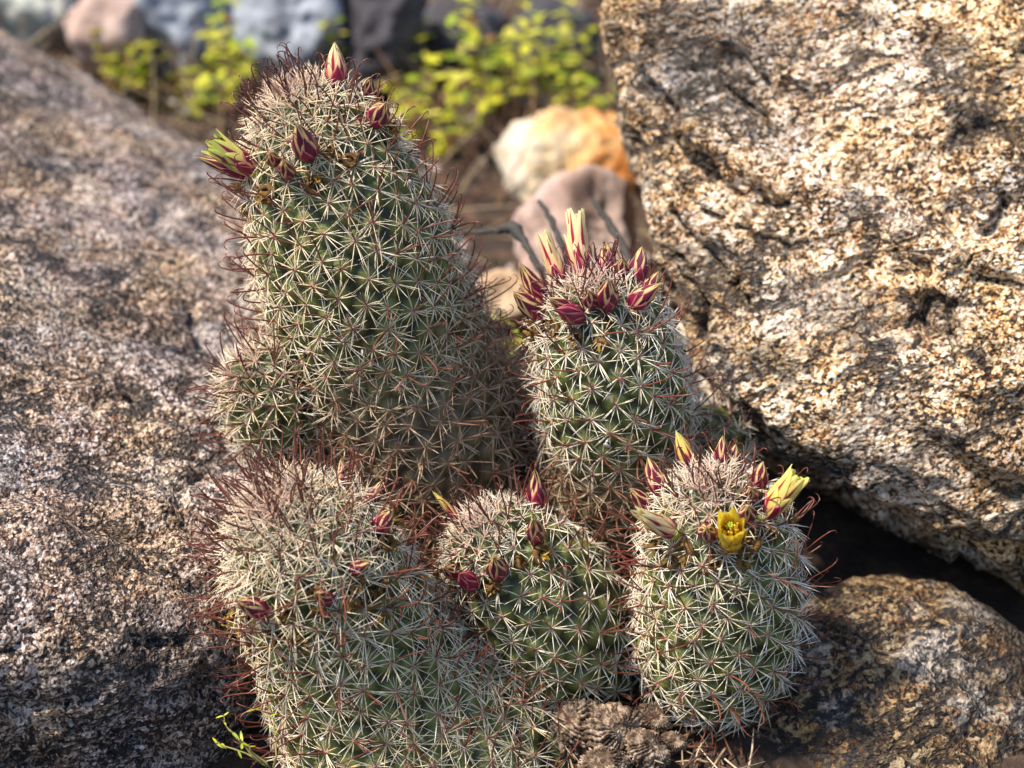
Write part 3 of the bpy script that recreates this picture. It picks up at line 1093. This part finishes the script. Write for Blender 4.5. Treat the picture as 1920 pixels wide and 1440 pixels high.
# tall cactus at the back
build_cactus("tallest cactus, leaning left, with a dark bristly tip and open flower on its left side",
             [(545, 172, 38.0, 100), (588, 260, 38.6, 126), (648, 430, 39.6, 168), (708, 620, 41.2, 188), (790, 830, 43.0, 205), (850, 1010, 45.0, 200)],
             cap=1.75, sp=(0.16, 0.50, 3.0), seed=11, old=(4.7, 7.2), hook_len=1.05, hook_apex_dark=0.97, white=0.38, rlen=0.54, rthick=0.0108, n_rad=16,
             flowers=[((482, 320), (402, 268), 0.1, 0.23, 0.25, (M_tep_mar, M_tep_lime), True, "half open lime and maroon flower on the left side"),
                      ],
             buds=[((628, 165), (632, 95), 0.0, 0.20, CRM), ((582, 292), (567, 246), 0.55, 0.22, BUD), ((700, 235), (712, 198), 0.4, 0.20, BUD),
                   ((544, 325), (541, 308), 0.45, 0.15, BUD), ((520, 305), (512, 292), 0.35, 0.13, BUD), ((682, 180), (688, 152), 0.1, 0.14, BUD),
                   ((440, 325), (382, 298), 0.0, 0.13, BUD)],
             withered=[((588, 348), 0.36, 0.4), ((505, 362), 0.4, 0.2), ((450, 350), 0.4, 0.2), ((720, 262), 0.42, 0.15), ((745, 215), 0.34, 0.3),
                       ((618, 285), 0.3, 0.1), ((470, 395), 0.35, 0.3), ((655, 305), 0.32, 0.1)])

# cactus behind, ringed with buds
build_cactus("plump cactus crowned by a ring of buds and two tall pale cream flowers",
             [(1110, 528, 38.9, 82), (1128, 620, 39.6, 114), (1150, 730, 40.5, 130), (1158, 830, 41.6, 132), (1140, 960, 43.2, 130), (1120, 1080, 45, 125)],
             cap=1.35, sp=(0.17, 0.51, 2.4), seed=23, old=(3.3, 4.2), hook_len=1.0, hook_apex_dark=0.5, white=0.68, rlen=0.53, rthick=0.0112, n_rad=16,
             flowers=[((1092, 520), (1082, 402), -0.2, 0.20, 0.23, CRM, False, "tall narrow cream flower at the top"),
                      ((1050, 528), (1022, 448), -0.1, 0.18, 0.17, CRM, False, "cream and maroon flower leaning left")],
             buds=[((1020, 562), (982, 508), 0.2, 0.20, BUD), ((1020, 592), (975, 555), 0.35, 0.22, BUD), ((1076, 592), (1042, 562), 0.5, 0.16, BUD),
                   ((1092, 592), (1052, 582), 0.55, 0.19, (M_tep_mar, M_tep_mar)), ((1140, 572), (1140, 532), 0.45, 0.20, BUD), ((1112, 572), (1104, 552), 0.35, 0.14, BUD),
                   ((1180, 572), (1226, 542), 0.35, 0.19, BUD), ((1190, 528), (1204, 478), -0.05, 0.20, BUD), ((1165, 520), (1166, 492), 0.1, 0.14, BUD),
                   ((1138, 500), (1136, 466), -0.2, 0.17, BUD), ((1000, 575), (985, 545), 0.1, 0.15, BUD), ((1205, 560), (1225, 520), 0.0, 0.15, BUD)],
             withered=[((1128, 640), 0.36, 0.35), ((1082, 630), 0.30, 0.05), ((1043, 615), 0.34, 0.1), ((1138, 598), 0.30, 0.1), ((1186, 592), 0.3, 0.15),
                       ((985, 600), 0.5, 0.5), ((1000, 620), 0.4, 0.3)])

# big cactus at the lower left, nearest the camera
build_cactus("biggest and nearest cactus at the lower left, shaggy with long red hooked spines",
             [(512, 944, 36.6, 126), (580, 1048, 37.6, 146), (641, 1165, 38.7, 160), (708, 1300, 39.9, 196), (828, 1450, 41.4, 266), (900, 1600, 43.0, 290)],
             cap=1.95, sp=(0.16, 0.56, 3.6), seed=37, old=(99, 100), hook_len=1.3, hook_extra=0.5, hook_apex_dark=0.6, white=0.45, rlen=0.64, n_rad=18, rthick=0.0108,
             buds=[((692, 945), (708, 912), -0.1, 0.13, BUD), ((702, 995), (724, 958), 0.1, 0.16, BUD), ((500, 1142), (452, 1126), 0.3, 0.19, BUD),
                   ((614, 1122), (586, 1112), 0.25, 0.14, BUD), ((660, 1065), (682, 1052), 0.2, 0.13, BUD), ((640, 905), (645, 872), -0.2, 0.10, BUD)],
             withered=[((450, 1160), 0.5, 0.75), ((596, 1142), 0.34, 0.1), ((592, 1108), 0.34, 0.75), ((655, 1132), 0.34, 0.1), ((540, 1140), 0.38, 0.1), ((712, 1152), 0.3, 0.75),
                       ((715, 1095), 0.38, 0.1), ((770, 1085), 0.36, 0.6), ((665, 1090), 0.32, 0.05), ((720, 1018), 0.4, 0.2), ((560, 1200), 0.3, 0.7),
                       ((515, 1190), 0.36, 0.25), ((745, 950), 0.45, 0.25), ((480, 1222), 0.36, 0.3), ((690, 1125), 0.36, 0.1)])

# middle cactus
build_cactus("small dark green cactus in the middle between the shaggy one and the yellow flowered one",
             [(893, 985, 39.0, 85), (945, 1050, 39.7, 112), (1010, 1130, 40.7, 140), (1048, 1240, 41.9, 140), (1070, 1350, 43.4, 125)],
             cap=1.45, sp=(0.17, 0.56, 2.6), seed=41, old=(4.6, 6.5), hook_len=1.0, hook_apex_dark=0.85, white=0.68, rlen=0.50, n_rad=13, rthick=0.0108,
             buds=[((1008, 950), (1004, 896), 0.0, 0.19, BUD), ((1002, 1010), (998, 978), 0.45, 0.18, BUD), ((842, 958), (824, 930), -0.1, 0.08, YEL),
                   ((940, 1072), (925, 1052), 0.5, 0.20, BUD), ((888, 1095), (872, 1080), 0.4, 0.19, (M_tep_mar, M_tep_mar)), ((858, 1075), (840, 1065), 0.2, 0.15, BUD)],
             withered=[((1008, 1040), 0.44, 0.85), ((970, 1058), 0.30, 0.08), ((920, 1108), 0.3, 0.85), ((932, 1098), 0.3, 0.1), ((1030, 975), 0.35, 0.15)])

# right cactus with yellow flowers
build_cactus("egg shaped cactus with bright yellow flowers beside the dark gap under the boulder",
             [(1326, 918, 37.3, 92), (1340, 985, 38.1, 118), (1352, 1070, 39.0, 136), (1350, 1150, 39.8, 142), (1330, 1225, 40.7, 130), (1312, 1270, 41.4, 85), (1302, 1305, 42.0, 35)],
             cap=1.55, sp=(0.17, 0.54, 2.6), seed=53, old=(99, 100), hook_len=1.1, hook_apex_dark=0.8, white=0.63, rlen=0.54, n_rad=16, rthick=0.0110,
             flowers=[((1428, 968), (1492, 892), 0.2, 0.23, 0.25, YEL, True, "half open yellow flower striped maroon leaning right"),
                      ((1372, 1022), (1369, 975), 1.0, 0.20, 0.28, GLD, True, "small golden flower facing the viewer"),
                      ((1270, 1000), (1200, 962), 0.65, 0.24, 0.10, CRM, False, "closed pale yellow flower pointing left")],
             buds=[((1294, 872), (1277, 822), -0.1, 0.16, YEL), ((1352, 872), (1354, 828), -0.1, 0.14, BUD), ((1374, 878), (1378, 846), 0.0, 0.16, BUD),
                   ((1236, 908), (1218, 870), -0.1, 0.18, BUD), ((1222, 955), (1188, 918), 0.1, 0.18, BUD), ((1416, 920), (1428, 876), 0.0, 0.17, BUD),
                   ((1330, 1006), (1322, 990), 0.5, 0.17, BUD), ((1396, 975), (1402, 952), 0.45, 0.16, BUD), ((1404, 935), (1406, 915), 0.3, 0.14, BUD)],
             withered=[((1290, 1035), 0.42, 0.2), ((1268, 1052), 0.36, 0.05), ((1342, 1052), 0.36, 0.1), ((1392, 1052), 0.34, 0.3), ((1236, 1018), 0.34, 0.05),
                       ((1440, 1000), 0.42, 0.25), ((1468, 975), 0.36, 0.2), ((1408, 1018), 0.4, 0.05)])

# small young one at the left of the tall one
build_cactus("short young cactus hugging the left foot of the tallest cactus",
             [(458, 700, 39.6, 55), (492, 725, 40.2, 74), (525, 770, 41.0, 84), (548, 840, 42.4, 78), (560, 930, 44.0, 75)],
             cap=1.0, sp=(0.2, 0.5, 1.6), seed=67, old=(3.4, 5.5), hook_len=1.2, hook_apex_dark=0.5, white=0.38, rlen=0.58, n_rad=14, tub=0.17)
# stem partly hidden at the right behind the bud-ringed one
build_cactus("half hidden whitish cactus wedged behind the bud ringed one and the tan boulder",
             [(1340, 785, 42.0, 44), (1330, 825, 42.5, 66), (1300, 900, 43.6, 76), (1270, 980, 45.5, 70)],
             cap=0.8, sp=(0.28, 0.60, 1.6), seed=71, old=(2.5, 4.5), hook_len=0.7, hook_apex_dark=0.4, white=0.68, rlen=0.44, n_rad=14, tub=0.16)


# ------------------------------------------------------------------ dry remains at the foot
def fan_stump(px, py, d, r, seed, label, tilt=(0, 0, 0)):
    """dead weathered cactus base: a domed lump with deep radiating folds"""
    rnd = random.Random(seed)
    c = at(px, py, d)
    R = r * K * d
    dv, f = get_ico(6)
    off = Vector((seed, seed * 2.3, 0))
    M = Matrix.Rotation(tilt[0], 3, 'X') @ Matrix.Rotation(tilt[1], 3, 'Y')
    v = []
    for q in dv:
        th = math.atan2(q[1], q[0])
        lat = math.acos(max(-1, min(1, q[2])))
        k = abs(math.sin(th * 13 + 3.0 * noise.noise(Vector(q) * 1.6 + off)))
        fold = 0.30 * k ** 0.7 * min(1.0, lat * 1.6) * (1 if q[2] > -0.3 else 0.4)
        rr = R * (1 + 0.22 * noise.fractal(Vector(q) * 1.3 + off, 0.8, 2, 3) + fold + 0.13 * noise.fractal(Vector(q) * 5 + off, 0.7, 2, 4) + 0.05 * noise.fractal(Vector(q) * 17 + off, 0.7, 2, 3))
        p = Vector((q[0] * 1.15, q[1] * 1.0, q[2] * 0.72)) * rr
        v.append(c + np.array(M @ p))
    o = link_mesh("dead_cactus_stump", np.array(v), f, M_wood, origin=c)
    tag(o, label, "dead stump", "dried cactus remains at the foot of the cluster")


fan_stump(1072, 1362, 40.0, 46, 3, "folded brown stump just below the dark green middle cactus", (0.6, -0.6, 0))
fan_stump(1150, 1372, 39.4, 40, 4, "fan ridged stump in the middle of the dead stumps, under the pale wood chip", (0.8, 0.5, 0))
fan_stump(1222, 1352, 40.2, 26, 5, "small lumpy stump touching the bottom of the yellow flowered cactus", (0.6, 0.3, 0))
fan_stump(1212, 1410, 39.2, 34, 6, "crumbly grey stump at the bottom edge, rightmost of the larger dead stumps", (0.2, 0.6, 0))
fan_stump(1130, 1438, 38.6, 32, 7, "crumbly brown stump low on the bottom edge beside the biggest cactus", (0.3, -0.4, 0))
fan_stump(1262, 1392, 39.8, 18, 8, "smallest knobbly stump at the edge of the dark soil", (0.4, 0.2, 0))

mb = MB()
a0, a1 = at(1142, 1328, 39.6), at(1180, 1345, 39.4)
v, f = tube([a0, (a0 + a1) / 2 + np.array([0, 0, .04]), a1], [0.10, 0.15, 0.11], 8)
mb.add(v, f)
o = mb.build("wood_chip", M_wood, origin=a0)
tag(o, "pale flat wood chip lying on top of the fan ridged stump", "wood chip")

# litter on the ground: stuff
rnd = random.Random(5)
M = 8200
paths, radii, cols = [], [], []
for i in range(M):
    x, y = (rnd.uniform(-24, 24), rnd.uniform(40, 100)) if i > 1300 else (rnd.uniform(-2, 5), rnd.uniform(28, 42))
    z = ground_h(x, y) + rnd.uniform(0.0, 0.35)
    a = rnd.uniform(0, 6.28)
    back = y > 58 and rnd.random() < 0.6
    e = rnd.uniform(0.2, 1.4) if back else rnd.uniform(-0.3, 0.5)
    L = rnd.uniform(0.8, 4.5) if back else rnd.uniform(0.3, 1.6)
    d = np.array([math.cos(a) * math.cos(e), math.sin(a) * math.cos(e), math.sin(e)])
    bd = np.array([rnd.uniform(-1, 1), rnd.uniform(-1, 1), rnd.uniform(-0.6, 0.4)]) * L * 0.2
    p0 = np.array([x, y, z])
    paths.append([p0 + d * L * t + bd * t * t for t in (0, 0.35, 0.7, 1.0)])
    r = rnd.uniform(0.012, 0.035) * (1.5 if back else 1)
    radii.append([r, r, r * 0.8, r * 0.4])
    cc = np.array(rnd.choice([(0.30, 0.17, 0.09), (0.18, 0.07, 0.04), (0.42, 0.30, 0.18), (0.10, 0.05, 0.03), (0.50, 0.40, 0.27)])) * rnd.uniform(0.6, 1.2)
    cols.append([cc] * 4)
v, f, c = tubes_batch(np.array(paths), np.array(radii), np.array(cols), 4)
o = link_mesh("litter", v, f, M_straw, colors=c)
tag(o, "dry brown stalks and straw lying on the soil", "plant litter", kind="stuff")

# pebbles as stuff
dv, df = get_ico(1)
vs, fs, cs = [], [], []
for i in range(2200):
    x, y = (rnd.uniform(-24, 24), rnd.uniform(42, 98)) if i > 250 else (rnd.uniform(-1, 5), rnd.uniform(32, 42))
    r = rnd.uniform(0.06, 0.28) * (1 if i > 250 else 0.5)
    c0 = np.array([x, y, ground_h(x, y) + r * 0.25])
    sc = np.array([rnd.uniform(0.7, 1.3), rnd.uniform(0.7, 1.3), rnd.uniform(0.4, 0.9)])
    jt = np.array([[rnd.uniform(0.8, 1.2)] for _ in range(len(dv))])
    fs.append(df + len(dv) * i)
    vs.append(c0 + dv * sc * r * jt)
    cc = np.array(rnd.choice([(0.40, 0.30, 0.2), (0.28, 0.2, 0.14), (0.5, 0.45, 0.4), (0.1, 0.09, 0.09), (0.35, 0.3, 0.3)])) * rnd.uniform(0.5, 1.1)
    cs.append(np.tile(cc, (len(dv), 1)))
o = link_mesh("gravel", np.concatenate(vs), np.concatenate(fs), pigment_mat("gravel_grain", 0.85, 0, 0.3, 0.5, 500), colors=np.concatenate(cs), smooth=False)
tag(o, "small loose gravel scattered on the soil", "gravel", kind="stuff")


# ------------------------------------------------------------------ twigs
def twig(pts, rads, label):
    P = [at(*p) for p in pts]
    dense, rr = [], []
    rnd = random.Random(len(label))
    for i in range(len(P) - 1):
        for t in np.linspace(0, 1, 6, endpoint=(i == len(P) - 2)):
            dense.append(lerp(P[i], P[i + 1], t) + np.array([rnd.uniform(-1, 1) for _ in range(3)]) * 0.03)
            rr.append(lerp(rads[i], rads[i + 1], t) * rnd.uniform(0.85, 1.2))
    v, f = tube(dense, rr, 8)
    o = link_mesh("twig", np.array(v), f, M_twig, origin=P[0])
    tag(o, label, "twig", "dark dry twigs behind the flowering cactus")
    return o


twig([(870, 436, 47), (935, 432, 46.5), (962, 425, 46), (990, 465, 45.5), (1020, 520, 45), (1050, 620, 45.5), (1090, 800, 49.5), (1110, 900, 52)], [0.04, 0.07, 0.16, 0.09, 0.09, 0.1, 0.1, 0.1],
     "dark forked twig with a knobby bend left of the pale flowers")
twig([(1012, 375, 47), (1035, 415, 46.5), (1062, 480, 46), (1100, 600, 46.5), (1120, 800, 50), (1130, 900, 52)], [0.05, 0.08, 0.09, 0.1, 0.1, 0.1], "thin dark twig rising behind the tall pale flower")
twig([(1112, 375, 47.5), (1145, 420, 47), (1182, 490, 46), (1190, 620, 46.5), (1170, 800, 50), (1160, 900, 52)], [0.06, 0.10, 0.11, 0.11, 0.11, 0.11], "thicker dark twig leaning beside the edge of the tan boulder")


# ------------------------------------------------------------------ leafy plants
def leaf(p, d, L, W, n):
    s = unit(np.cross(d, n))
    vs, fs = [], []
    for i, t in enumerate((0, 0.3, 0.6, 0.85, 1.0)):
        w = W * math.sin(math.pi * min(0.97, 0.08 + t * 0.9)) ** 0.8
        c = p + d * L * t - n * (0.15 * L * t * t)
        vs += [c + s * w + n * 0.1 * w, c, c - s * w + n * 0.1 * w]
    for i in range(4):
        a = i * 3
        fs += [(a, a + 1, a + 4, a + 3), (a + 1, a + 2, a + 5, a + 4)]
    return vs, fs


def leafy_plant(foot, strands, seed, label, leafmat, lsize=0.42, group="leafy sprigs growing behind the cacti", density=7.5, per=4, name="leafy_plant", stemr=0.03, wide=0.3):
    tone = 1.0 if leafmat is M_leaf else 0.45
    rnd = random.Random(seed)
    root = empty(name, foot)
    tag(root, label, "plant", group)
    sm, lm = MB(), MB()
    for tip in strands:
        n = 9
        pts = []
        ctrl = lerp(foot, tip, 0.5) + np.array([rnd.uniform(-1, 1), rnd.uniform(-1, 1), rnd.uniform(0.4, 1.6)]) * 0.5
        for i in range(n + 1):
            t = i / n
            pts.append((1 - t) ** 2 * foot + 2 * t * (1 - t) * ctrl + t * t * tip + np.array([rnd.uniform(-1, 1) for _ in range(3)]) * 0.05)
        v, f = tube(pts, [stemr * (1 - 0.6 * i / n) for i in range(n + 1)], 5)
        sm.add(v, f)
        Ls = np.linalg.norm(tip - foot)
        cnt = max(3, int(Ls * density / 4))
        for k in range(cnt):
            t = (k + 1) / cnt * 0.85 + 0.15
            x = min(t * n, n - 0.01)
            p = lerp(pts[int(x)], pts[int(x) + 1], x - int(x))
            a0 = rnd.uniform(0, 6.28)
            for q in range(per):
                a = a0 + q * 2 * math.pi / per + rnd.uniform(-0.3, 0.3)
                d = unit([math.cos(a), math.sin(a), rnd.uniform(-0.2, 0.7)])
                nn = unit(np.array([0, 0, 1.0]) - d * d[2] + np.array([rnd.uniform(-.4, .4) for _ in range(3)]))
                L = lsize * rnd.uniform(0.5, 1.25)
                v, f = leaf(p, d, L, L * wide, nn)
                w = rnd.random()
                cc = np.array([0.62, 0.62, 0.04]) if w < 0.6 else np.array([0.32, 0.42, 0.03]) if w < 0.82 else np.array([0.72, 0.66, 0.12]) if w < 0.9 else np.array([0.30, 0.14, 0.05])
                lm.add(v, f, tuple(cc * tone * rnd.uniform(0.75, 1.15)))
    sm.build("stalks", M_gstem, root, foot)
    lm.build("leaves", M_leafp, root, foot)
    return root


plants = [
    ((250, 215), 73, [(175, 60), (235, 120), (270, 60), (205, 110)], M_leaf, "yellow green sprig beside the pinkish stone at the upper left"),
    ((410, 235), 71, [(400, 40), (440, 90), (370, 130), (425, 0), (400, 160)], M_leaf, "bright leafy sprig rising left of the tall cactus tip"),
    ((330, 240), 73, [(340, 150), (300, 110), (285, 180), (360, 200)], M_leafd, "darker green sprig low behind the pinkish boulder crest"),
    ((510, 200), 73, [(470, 40), (520, 20), (560, 60), (450, 130), (590, 0)], M_leaf, "yellow sprig in front of the pale blue stone"),
    ((690, 240), 72, [(640, 60), (700, 110), (670, 10)], M_leaf, "lime sprig just right of the tall cactus tip"),
    ((770, 260), 70, [(750, 130), (720, 160), (790, 40), (760, 200)], M_leaf, "lime sprig leaning over the charcoal stone"),
    ((860, 285), 68, [(800, 215), (850, 150), (890, 230), (835, 270), (850, 30)], M_leaf, "bright lime clump hanging lowest above the straw"),
    ((930, 240), 72, [(880, 0), (930, 90), (900, 120), (950, 150), (905, 190)], M_leaf, "tall lime sprig between the two black stones"),
    ((1000, 210), 71, [(985, 10), (1030, 60), (960, 70), (990, 120), (1010, 30)], M_leaf, "lime sprig right in front of the black stone"),
    ((1090, 230), 70, [(1060, 0), (1100, 60), (1080, 120), (1115, 190)], M_leaf, "sprig squeezed against the edge of the tan boulder"),
    ((960, 700), 46, [(935, 600), (965, 630), (950, 650), (985, 745)], M_leafd, "small green sprig between the tallest cactus and the bud ringed cactus"),
]
for i, (ft, d, tips, mt, lab) in enumerate(plants):
    foot = at(ft[0], ft[1], d)
    pr = random.Random(i)
    tips = list(tips)
    if d > 60:
        tips += [(x + pr.uniform(-60, 60), y + pr.uniform(-30, 110)) for x, y in tips]
    leafy_plant(foot, [at(x, y, d + pr.uniform(-3, 2)) for x, y in tips], 100 + i, lab, mt, lsize=0.6 if d > 60 else 0.36, density=4.6, per=3)

foot = at(510, 1440, 37.0)
leafy_plant(foot, [at(422, 1345, 37.2), at(455, 1395, 37.1), at(475, 1330, 37.4), at(408, 1395, 37.4)], 200, "thin yellow green sprig at the bottom left beside the biggest cactus",
            M_leaf, lsize=0.2, density=12, per=2, wide=0.13, group=None, stemr=0.025)
